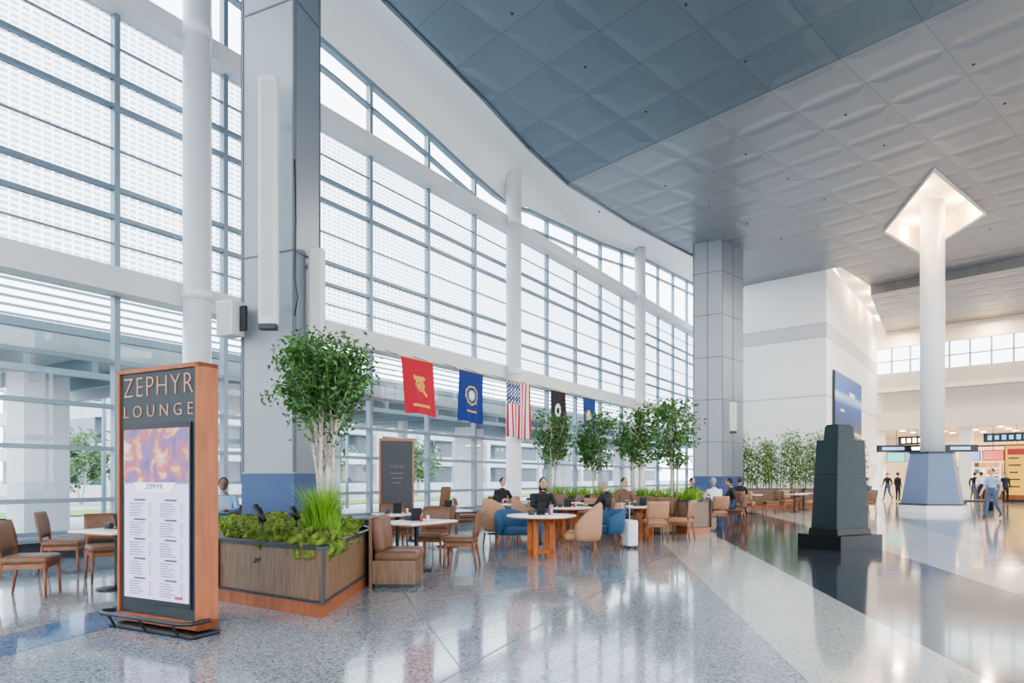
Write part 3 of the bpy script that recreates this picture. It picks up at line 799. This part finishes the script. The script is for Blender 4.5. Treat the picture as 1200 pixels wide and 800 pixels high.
TUBT=tub_mesh(M_tan,M_wood,.98,'lounge_armchair',.60); TUBB=tub_mesh(M_blueup,M_wood,.80,'tub_chair',.62)
def fl_pt(px,py): 
    Y=1120/(py-560); return ((px-600)/800*Y,Y,0)
def chair(x,y,face,me=CH,name='dining_chair',sc=1):
    return place(me,name,(x,y,0),math.radians(face+90),sc=sc)
def tablet(mb,x,y,z,a=0):
    mb.box((x,y,z+.10),(.16,.015,.2),M_black,rz=a,rx=.25); mb.box((x,y+.05,z+.01),(.14,.12,.02),M_black,rz=a)
def table_items(mb,x,y,z):
    tablet(mb,x,y,z,U(-1,1))
    mb.lathe((x+.14,y-.05,z),[(.022,0),(.025,.07),(.012,.10)],M_clred,10); mb.lathe((x+.2,y+.03,z),[(.02,0),(.022,.09)],M_top,10)
    mb.rbox((x-.18,y+.02,z+.04),(.1,.07,.08),M_dark,r=.01)
def rnd_table(x,y,r=.7,items=True,leg=M_orange):
    t_=MB(); t_.lathe((0,0,.715),[(r-.02,0),(r,.008),(r,.028),(r-.01,.035)],M_top,40); t_.lathe((0,0,.70),[(r-.04,0),(r-.02,.014)],leg,40)
    for k in range(4):
        a=math.pi/4+k*math.pi/2; c_,s_=math.cos(a),math.sin(a)
        t_.box((c_*r*.35,s_*r*.35,.35),(.09,.05,.70),leg,rz=a)
        t_.box((c_*r*.2,s_*r*.2,.66),(r*.42,.05,.07),leg,rz=a); t_.box((c_*r*.2,s_*r*.2,.10),(r*.42,.05,.06),leg,rz=a)
    if items: table_items(t_,0,.0,.75)
    return t_.build('round_table',loc=(x,y,0),rz=.3)
def sq_table(x,y,w_=.75,d_=.75,rz=0,name='dining_table',two=False):
    t_=MB(); t_.rbox((0,0,.735),(w_,d_,.035),M_top,r=.015); t_.rbox((0,0,.712),(w_-.02,d_-.02,.02),M_topw,r=.008)
    for x_ in ((-w_*.3,w_*.3) if two else (0,)):
        t_.lathe((x_,0,0),[(.24,0),(.24,.015),(.04,.035),(.032,.1),(.032,.62),(.06,.70)],M_black,20)
    table_items(t_,0,0,.75)
    return t_.build(name,loc=(x,y,0),rz=rz)
chair(-5.75,8.15,15); chair(-5.60,9.45,-50); sq_table(-5.0,8.65,.8,.75,rz=-.4)
chair(-6.7,10.2,20); sq_table(-6.0,10.9,.75,.75,rz=.5)
sq_table(-1.45,10.35,.75,1.1,rz=math.radians(-32)); chair(-.80,10.75,175); chair(-1.35,11.5,-100)
banquette('booth_seat',(-1.50,9.05,0),math.radians(90),.75)
sq_table(-2.1,12.5,.75,.75,rz=.5); chair(-1.40,12.75,190); chair(-2.3,13.3,-70)
sq_table(-1.3,14.0,.75,.75,rz=.5)
bc=MB()
for x in (-.2,.2):
    for y in (-.2,.2): bc.tube([(x*.8,y*.8,.66),(x*1.1,y*1.1,0)],[.02,.015],M_wood,8)
bc.rbox((0,0,.70),(.46,.46,.09),M_leather,r=.04); bc.rbox((0,.24,.97),(.46,.07,.46),M_leather,r=.03,rx=-.12)
for s_ in (-1,1): bc.box((0,s_*.2,.25),(.42,.02,.03),M_wood); bc.box((s_*.2,0,.25),(.02,.42,.03),M_wood)
bc.build('bar_chair',loc=(-1.80,16.2,0),rz=math.radians(-110))
rnd_table(.52,12.1,.62)
chair(1.22,11.95,170,TUBT,'lounge_armchair'); chair(-.25,13.95,-30,TUBT,'lounge_armchair')
chair(.02,13.05,-60,TUBB,'tub_chair'); chair(1.85,13.35,190,TUBB,'tub_chair')
rnd_table(1.25,15.3,.6); chair(2.2,15.4,170,TUBB,'tub_chair'); chair(.35,15.4,0,TUBT,'lounge_armchair')
rnd_table(3.05,15.9,.55); chair(3.15,15.0,90,CHT); chair(3.85,15.6,150,CHT)
sq_table(2.0,18.2,rz=.9); chair(2.1,17.4,80,CHT); chair(1.25,18.4,-10,TUBB,'tub_chair')
sq_table(.6,20.0,rz=.9); chair(.2,19.2,50,CHT); chair(-.2,20.6,-20)
sq_table(-.4,17.2,rz=.5); chair(-1.15,17.3,10); chair(.4,17.5,190,TUBB,'tub_chair')
sq_table(5.5,20.6,rz=.9); chair(5.0,21.3,-60,CHT)
for (x,y) in ((9.5,27.0),(11.6,28.0),(12.9,30.2),(7.2,24.5),(13.6,27.4),(5.4,26.3),(3.4,25.4)):
    sq_table(x,y,rz=U(0,1.5)); a=U(0,360)
    for k in range(3):
        an=a+k*120; chair(x+.72*math.cos(math.radians(an)),y+.72*math.sin(math.radians(an)),an+180,random.choice([CH,CHT,CH]))
sc_=MB(); sc_.rbox((0,0,.30),(.24,.36,.52),M_clwht,r=.04)
for k in range(5): sc_.box((-.122,-.12+.06*k,.30),(.006,.015,.44),M_band)
for x in (-.08,.08):
    sc_.tube([(x,.14,.54),(x,.14,.92)],.008,M_band,6)
    for y in (-.13,.13): sc_.ell((x,y,.03),(.02,.03,.03),M_black,8,6)
sc_.tube([(-.08,.14,.92),(.08,.14,.92)],.014,M_black,6)
sc_.build('rolling_suitcase',loc=(2.36,13.75,0),rz=.3)
cbd=MB(); cbd.box((0,0,1.2),(.74,.05,2.05),M_copper); cbd.box((0,-.03,1.2),(.66,.02,1.95),M_dark); cbd.box((0,.03,1.2),(.66,.02,1.95),M_dark)
for x in (-.3,.3): cbd.box((x,0,.09),(.06,.4,.06),M_black); cbd.box((x,0,.15),(.05,.05,.2),M_black)
M_chalk=mat('chalk',(.30,.29,.28),.9)
cbd.text('zephyr',Matrix.Translation((0,-.045,1.62))@fx,.12,M_chalk,.001,off=-.003)
for k in range(3): cbd.box((0,-.043,1.5-.1*k),(.3-.06*k,.003,.008),M_chalk)
cbd.build('chalkboard_sign',loc=(-2.42,14.3,0),rz=math.radians(25))

# ------------------------------------------------------------ FLAGS
FR=mat('flag_red',(.55,.025,.045),.8); FB=mat('flag_blue',(.012,.04,.21),.8); FN=mat('flag_navy',(.02,.03,.17),.8); FW=mat('flag_white',(.8,.8,.8),.8); FG=mat('flag_gold',(.70,.42,.10),.8); FK=mat('flag_black',(.015,.015,.02),.8); FLB=mat('flag_pale_blue',(.3,.55,.7),.8)
def flag(Y,fn_,wd=1.15,h=1.55,ph=0,sag=0):
    b=MB(); nx,nz=44,60; vs=[]
    for j in range(nz+1):
        for i in range(nx+1):
            x=i/nx; z=j/nz; vs.append((x*wd+sag*z, .05*math.sin(x*7+ph+z*1.2)*z+.03*math.sin(x*15+ph)*z, -z*h+.02*math.sin(x*5+ph)*z))
    b.v+=vs
    for j in range(nz):
        for i in range(nx):
            b.f.append((j*(nx+1)+i,j*(nx+1)+i+1,(j+1)*(nx+1)+i+1,(j+1)*(nx+1)+i)); b.m.append(b.mi(fn_((i+.5)/nx,(j+.5)/nz))); b.sm.append(True)
    b.tube([(-.06,0,0),(wd+.06,0,0)],.014,FG,8); b.ell((-.08,0,0),(.03,.03,.03),FG); b.ell((wd+.08,0,0),(.03,.03,.03),FG)
    for x in (.1,wd-.1): b.tube([(x,0,0),(x,.72,.26)],.01,M_black,5)
    p=wp(Y,1.05,4.66); b.build('hanging_flag',loc=p,rz=WANG)
def emblem(bg,cols,asp=1.15/1.55):
    def f(x,z):
        dx=(x-.5)*1.15; dz=(z-.47)*1.55; d=math.hypot(dx,dz); a=math.atan2(dz,dx)
        for rr,c_ in cols:
            if d<rr*(1+.05*math.sin(a*9)): return c_
        if .76<z<.80 and .28<x<.72: return cols[-1][1]
        return bg
    return f
def globe(x,z):
    dx=(x-.5)*1.3; dz=(z-.47)*1.6; d=math.hypot(dx,dz)
    if d<.17: return FR if abs(math.hypot(dx+.03,dz-.02)-.10)<.014 else FG
    if abs((dx*.8-dz*.6))<.035 and d<.36: return FG
    if -.28<dz<-.15 and abs(dx)<.24-(abs(dz+.21))*1.2: return FG
    if .82<z<.87 and .25<x<.75: return FG
    return FR
def usa(x,z):
    if x<.54 and z<.40:
        i=int(x/.54*9); j=int(z/.40*11)
        fx_=(x/.54*9)%1; fz=(z/.4*11)%1
        return FW if (i+j)%2==0 and abs(fx_-.5)<.4 and abs(fz-.5)<.4 else FN
    return FR if int(x*13)%2==0 else FW
flag(18.8,globe,ph=0,wd=1.35,h=1.5,sag=.22)
flag(20.98,emblem(FB,[(.10,FW),(.16,FLB),(.24,FB),(.30,FG)]),wd=1.25,ph=1)
flag(23.2,usa,ph=2,wd=1.5,h=1.9)
flag(25.7,emblem(FK,[(.12,FK),(.26,FW)]),ph=3); flag(27.9,emblem(FB,[(.15,FW),(.24,FG)]),ph=4)

# ------------------------------------------------------------ PEOPLE
def person(name,loc,face,pose='sit',shirt=M_navy,pants=M_cldn,skin=M_skin,hair=M_hair,long=False,sc=1,lean=0,headturn=0):
    if pose=='sit':
        J={'pel':(0,0,.55),'wai':(0,.02,.73),'che':(0,.04+lean*.1,.93),'nb':(0,.05+lean*.2,1.07),'nk':(0,.07+lean*.22,1.14),
           'sh':(.18,.04+lean*.18,1.01),'el':(.25,.16+lean*.2,.80),'wr':(.13,.38+lean*.2,.80),'hip':(.1,.05,.53),'kn':(.13,.46,.51),'an':(.14,.44,.10),'to':(.15,.60,.04)}
        hc=Vector((0,.10+lean*.25,1.26))
    elif pose=='walk':
        J={'pel':(0,0,.93),'wai':(0,0,1.08),'che':(0,.01,1.27),'nb':(0,.01,1.43),'nk':(0,.02,1.50),
           'sh':(.19,0,1.38),'el':(.24,.05,1.10),'wr':(.22,.22,.92),'hip':(.1,0,.90),'kn':(.11,.10,.50),'an':(.11,.16,.09),'to':(.12,.32,.04)}
        hc=Vector((0,.05,1.62))
    else:
        J={'pel':(0,0,.93),'wai':(0,0,1.08),'che':(0,.01,1.27),'nb':(0,.0,1.43),'nk':(0,.01,1.50),
           'sh':(.19,0,1.38),'el':(.24,-.02,1.10),'wr':(.23,.08,.86),'hip':(.1,0,.90),'kn':(.11,.03,.50),'an':(.11,0,.09),'to':(.13,.15,.04)}
        hc=Vector((0,.03,1.62))
    names=['pel','wai','che','nb','nk']; V=[J[n] for n in names]; rad=[(.145,.125),(.125,.10),(.155,.115),(.075,.07),(.052,.052)]
    E=[(0,1),(1,2),(2,3),(3,4)]; lab=['p','s','s','k']
    wr=[]
    for s in (-1,1):
        def P(n,alt=0):
            x,y,z=J[n]; 
            if pose=='walk' and s<0 and n in('kn','an','to','el','wr'): 
                y={'kn':-.02,'an':-.28,'to':-.16,'el':-.10,'wr':-.05}[n]; z={'kn':.50,'an':.16,'to':.05}.get(n,z)
            return (s*x,y,z)
        b=len(V); V+=[P('sh'),P('el'),P('wr')]; rad+=[(.068,.068),(.046,.046),(.028,.03)]; E+=[(2,b),(b,b+1),(b+1,b+2)]; lab+=['s','s','s']; wr.append((Vector(V[-1]),Vector(V[-2]),s))
        b=len(V); V+=[P('hip'),P('kn'),P('an'),P('to')]; rad+=[(.088,.088),(.062,.062),(.042,.042),(.04,.03)]; E+=[(0,b),(b,b+1),(b+1,b+2),(b+2,b+3)]; lab+=['p','p','p','f']
    me=bpy.data.meshes.new('sk'); me.from_pydata(V,E,[]); ob=bpy.data.objects.new('sk',me); scene.collection.objects.link(ob)
    ob.modifiers.new('s','SKIN'); d=me.skin_vertices[0].data
    for i,r in enumerate(rad): d[i].radius=r
    d[0].use_root=True
    ob.modifiers.new('ss','SUBSURF').levels=2
    bpy.context.view_layer.update()
    ev=bpy.data.meshes.new_from_object(ob.evaluated_get(bpy.context.evaluated_depsgraph_get()))
    B=MB(); mm={'s':shirt,'p':pants,'k':skin,'f':M_shoe}
    for m_ in (shirt,pants,skin,M_shoe): B.mi(m_)
    B.v=[tuple(v.co) for v in ev.vertices]
    def seg(p,a,b):
        a=Vector(a);b=Vector(b);t_=max(0,min(1,(p-a).dot(b-a)/(b-a).length_squared)); return (p-a.lerp(b,t_)).length
    for p in ev.polygons:
        c=Vector(p.center); best=min(range(len(E)),key=lambda i:seg(c,V[E[i][0]],V[E[i][1]]))
        B.f.append(tuple(p.vertices)); B.m.append(B.mi(mm[lab[best]])); B.sm.append(True)
    bpy.data.objects.remove(ob)
    for w_,e_,s in wr:
        d_=(w_-e_).normalized(); side=Vector((s,0,0)); side=(side-d_*side.dot(d_)).normalized()
        B.tube([w_-d_*.02,w_+d_*.02,w_+d_*.07,w_+d_*.095],[.024,.034,.038,.028],skin,8)
        for i,ln in enumerate((.062,.075,.07,.055)):
            o=w_+d_*.085+side*(.027-.018*i); dn=Vector((0,0,-1))
            B.tube([o,o+d_*ln*.5,o+d_*ln*.85+dn*.012,o+d_*ln+dn*.03],[.0095,.009,.008,.005],skin,6)
        o=w_+d_*.03-side*.03; B.tube([o,o-side*.025+d_*.03,o-side*.03+d_*.06],[.012,.010,.006],skin,6)
    k0=len(B.v)
    B.ell(hc,(.076,.094,.118),skin,16,12); B.ell(hc+Vector((0,.025,-.06)),(.055,.06,.05),skin,12,8)
    B.tube([hc+Vector((0,.088,.02)),hc+Vector((0,.115,-.02)),hc+Vector((0,.09,-.03))],[.008,.015,.01],skin,8)
    for s in (-1,1):
        B.ell(hc+Vector((s*.077,-.005,-.01)),(.012,.022,.032),skin,8,6); B.ell(hc+Vector((s*.03,.084,.012)),(.012,.008,.007),M_eye,8,6)
        B.box(hc+Vector((s*.03,.088,.032)),(.03,.008,.006),hair)
    B.ell(hc+Vector((0,.085,-.058)),(.022,.008,.006),M_lip,8,6)
    B.ell(hc+Vector((0,-.02,.028)),(.086,.094,.105),hair,16,10,wob=.08)
    if long: B.ell(hc+Vector((0,-.055,-.07)),(.082,.055,.15),hair,14,10,wob=.1)
    nb=Vector(J['nb']); B.lathe(nb+Vector((0,0,-.01)),[(.085,0),(.07,.035),(.06,.04)],shirt,14)
    if headturn:
        rt=Matrix.Rotation(headturn,3,'Z')
        for i in range(k0,len(B.v)): B.v[i]=tuple(hc+rt@(Vector(B.v[i])-hc))
    o=B.build(name,loc=loc,rz=math.radians(face-90)); o.scale=(sc,sc,sc); return o
def sitter(x,y,face,me=CH,cname='dining_chair',**kw):
    chair(x,y,face,me,cname)
    person('seated_person',(x,y,.03),face,'sit',**kw)
sitter(-5.22,12.45,-80,shirt=M_clblu,skin=M_skinD,lean=.3,headturn=.3)
sitter(.62,14.3,-80,CHT,shirt=M_clblk,long=True,hair=M_hair,lean=.2)
sitter(2.0,14.3,150,CHT,shirt=M_clblk,hair=M_hairG)
sitter(2.75,17.0,-70,CHT,shirt=M_clbrn,hair=M_hair)
sitter(5.75,19.2,100,CHT,shirt=M_clwht,hair=M_hairG,lean=.5)
sitter(6.6,20.2,150,CH,shirt=M_clblk,lean=.3)
sitter(5.9,22.6,-60,CH,shirt=M_clblk)
sitter(-.3,18.5,-60,CH,shirt=M_clblk)
sitter(8.6,25.8,60,CH,shirt=M_clblk); sitter(14.9,28.6,200,CH,shirt=M_cldn)
person('standing_person',(fl_pt(1163,607)[0],fl_pt(1163,607)[1],0),200,'walk',shirt=M_clblu,pants=M_cldn)
for px,Y,f,sh_,pa in ((1052,41,10,M_clblk,M_clblk),(1150,38,60,M_clwht,M_clblk),(1040,43,200,M_clblk,M_cldn),(1178,37,-90,M_clblk,M_clblk),(1142,41,40,M_clblk,M_cldn)):
    person('standing_person',((px-600)/800*Y,Y,0),f,'stand' if f%20 else 'walk',shirt=sh_,pants=pa)

# ------------------------------------------------------------ EXTERIOR
gx=MB(); gx.add([(-400,-200,-.35),(400,-200,-.35),(400,500,-.35),(-400,500,-.35)],[(0,1,2,3)],M_road)
gl=[wp(-30,-20),wp(120,-20),wp(120,-26),wp(-30,-26)]; gx.add([(p.x,p.y,-.30) for p in gl],[(0,1,2,3)],M_lawn)
gl=[wp(-30,-1.0),wp(120,-1.0),wp(120,-3),wp(-30,-3)]; gx.add([(p.x,p.y,-.28) for p in gl],[(0,1,2,3)],M_lawn)
gx.build('exterior_ground')
ex=MB()
def exbox(y0,y1,z0,z1,o0,o1,m): ex.prism([wp(y0,-o1),wp(y1,-o1),wp(y1,-o0),wp(y0,-o0)],z0,z1,m)
exbox(-10,60,4.5,5.0,5,13,M_conc)
exbox(-10,60,3.9,4.05,4.7,4.9,M_conc2); exbox(-10,60,4.9,5.1,4.6,4.8,M_conc2)
y=-10
while y<60:
    exbox(y,y+.12,4.1,4.5,5,13,M_conc2); y+=1.3
for k in range(8): exbox(-10,60,5.3+k*.22,5.36+k*.22,6.5,6.6,M_conc2)
for yy in (-4,5.5,14.6,23.6,32.6,41.6,50.6): exbox(yy,yy+1.0,-.35,4.5,8.5,9.6,M_wpaint)
for yy in (10.0,19.3,28.3): exbox(yy,yy+.3,-.35,4.5,8.9,9.2,M_wpaint)
ex.build('exterior_canopy')
ex=MB()
for k in range(4):
    exbox(30,130,-.3+k*3.2,.85+k*3.2,40,60,M_conc); exbox(30,130,.85+k*3.2,2.9+k*3.2,42,58,M_extd)
y=30
while y<130: exbox(y,y+.7,-.3,11,39.7,40.3,M_conc); y+=6
ex.build('exterior_parking_garage')
for i,(Y,o,h) in enumerate(((26,34,5),(42,33,6),(50,30,6),(12,80,7),(16,85,8),(20,90,7),(9,88,8),(6,84,7),(24,92,8),(28,96,7),(0,88,8))):
    t_=MB(); tree(t_,(0,0,0),h,(0,0,h*.58),(h*.42,h*.42,h*.40),900,h*.09,stems=2,lm=M_extleaf); p=wp(Y,-o,-.3); t_.build('exterior_tree',loc=p)
for Y,o in ((11,16),(20,17),(31,16)):
    s=MB(); s.tube([(0,0,0),(0,0,6),(.3,0,6.5),(1.6,0,6.7)],[.1,.07,.05,.04],M_conc2,8); s.rbox((1.8,0,6.68),(.7,.25,.12),M_conc2,r=.04); s.build('street_lamp',loc=wp(Y,-o,-.35))

# ------------------------------------------------------------ LIGHT
wd=bpy.data.worlds.new('sky'); scene.world=wd; wd.use_nodes=True; t=wd.node_tree; bg=t.nodes['Background']
bg.inputs[0].default_value=(.89,.945,1,1); bg.inputs[1].default_value=5.9
try:
    scene.view_settings.look='AgX - Medium High Contrast'
except Exception as ex_: print(ex_)
def area(loc,sx,sy,pw,col=(1,.9,.78),rot=(0,0,0),name='interior_fill_lamp'):
    l=bpy.data.lights.new(name,'AREA'); l.shape='RECTANGLE'; l.size=sx; l.size_y=sy; l.energy=pw; l.color=col
    o=bpy.data.objects.new(name,l); scene.collection.objects.link(o); o.location=loc; o.rotation_euler=rot; return o
def point(loc,pw,col=(1,.85,.65),r=.15,name='lamp'):
    l=bpy.data.lights.new(name,'POINT'); l.energy=pw; l.color=col; l.shadow_soft_size=r
    o=bpy.data.objects.new(name,l); scene.collection.objects.link(o); o.location=loc; return o
for (x,y) in ((15.9,27.0),(17.9,30.6),(16.2,28.6),(18.4,27.9)): point((x,y,12.45),200,(1,.76,.50),.1,'recess_lamp')
for i in range(4):
    p=lerp((17.2,34.6),(25.0,46.6),(i+.5)/4); point((p[0]+.2,p[1],12.5),130,(1,.72,.46),.1,'cove_lamp')
for i in range(5):
    p=F0+fd*(3+i*4.5)+fn*4; area((p.x,p.y,4.6),2,2,850,(1,.72,.46),name='shop_ceiling_lamp')
for i in range(5):
    p=F0+fd*(2+i*5)-fn*1.2; area((p.x,p.y,11.3),.5,.5,260,(1,.78,.55),name='wall_wash_lamp')
for (x,y) in ((14,20),(22,22),(8,12),(20,12),(26,34),(8,24),(20,32)): area((x,y,11.4),.6,.6,460,(1,.93,.84))  # added fill lights to brighten the hall, not actual fittings
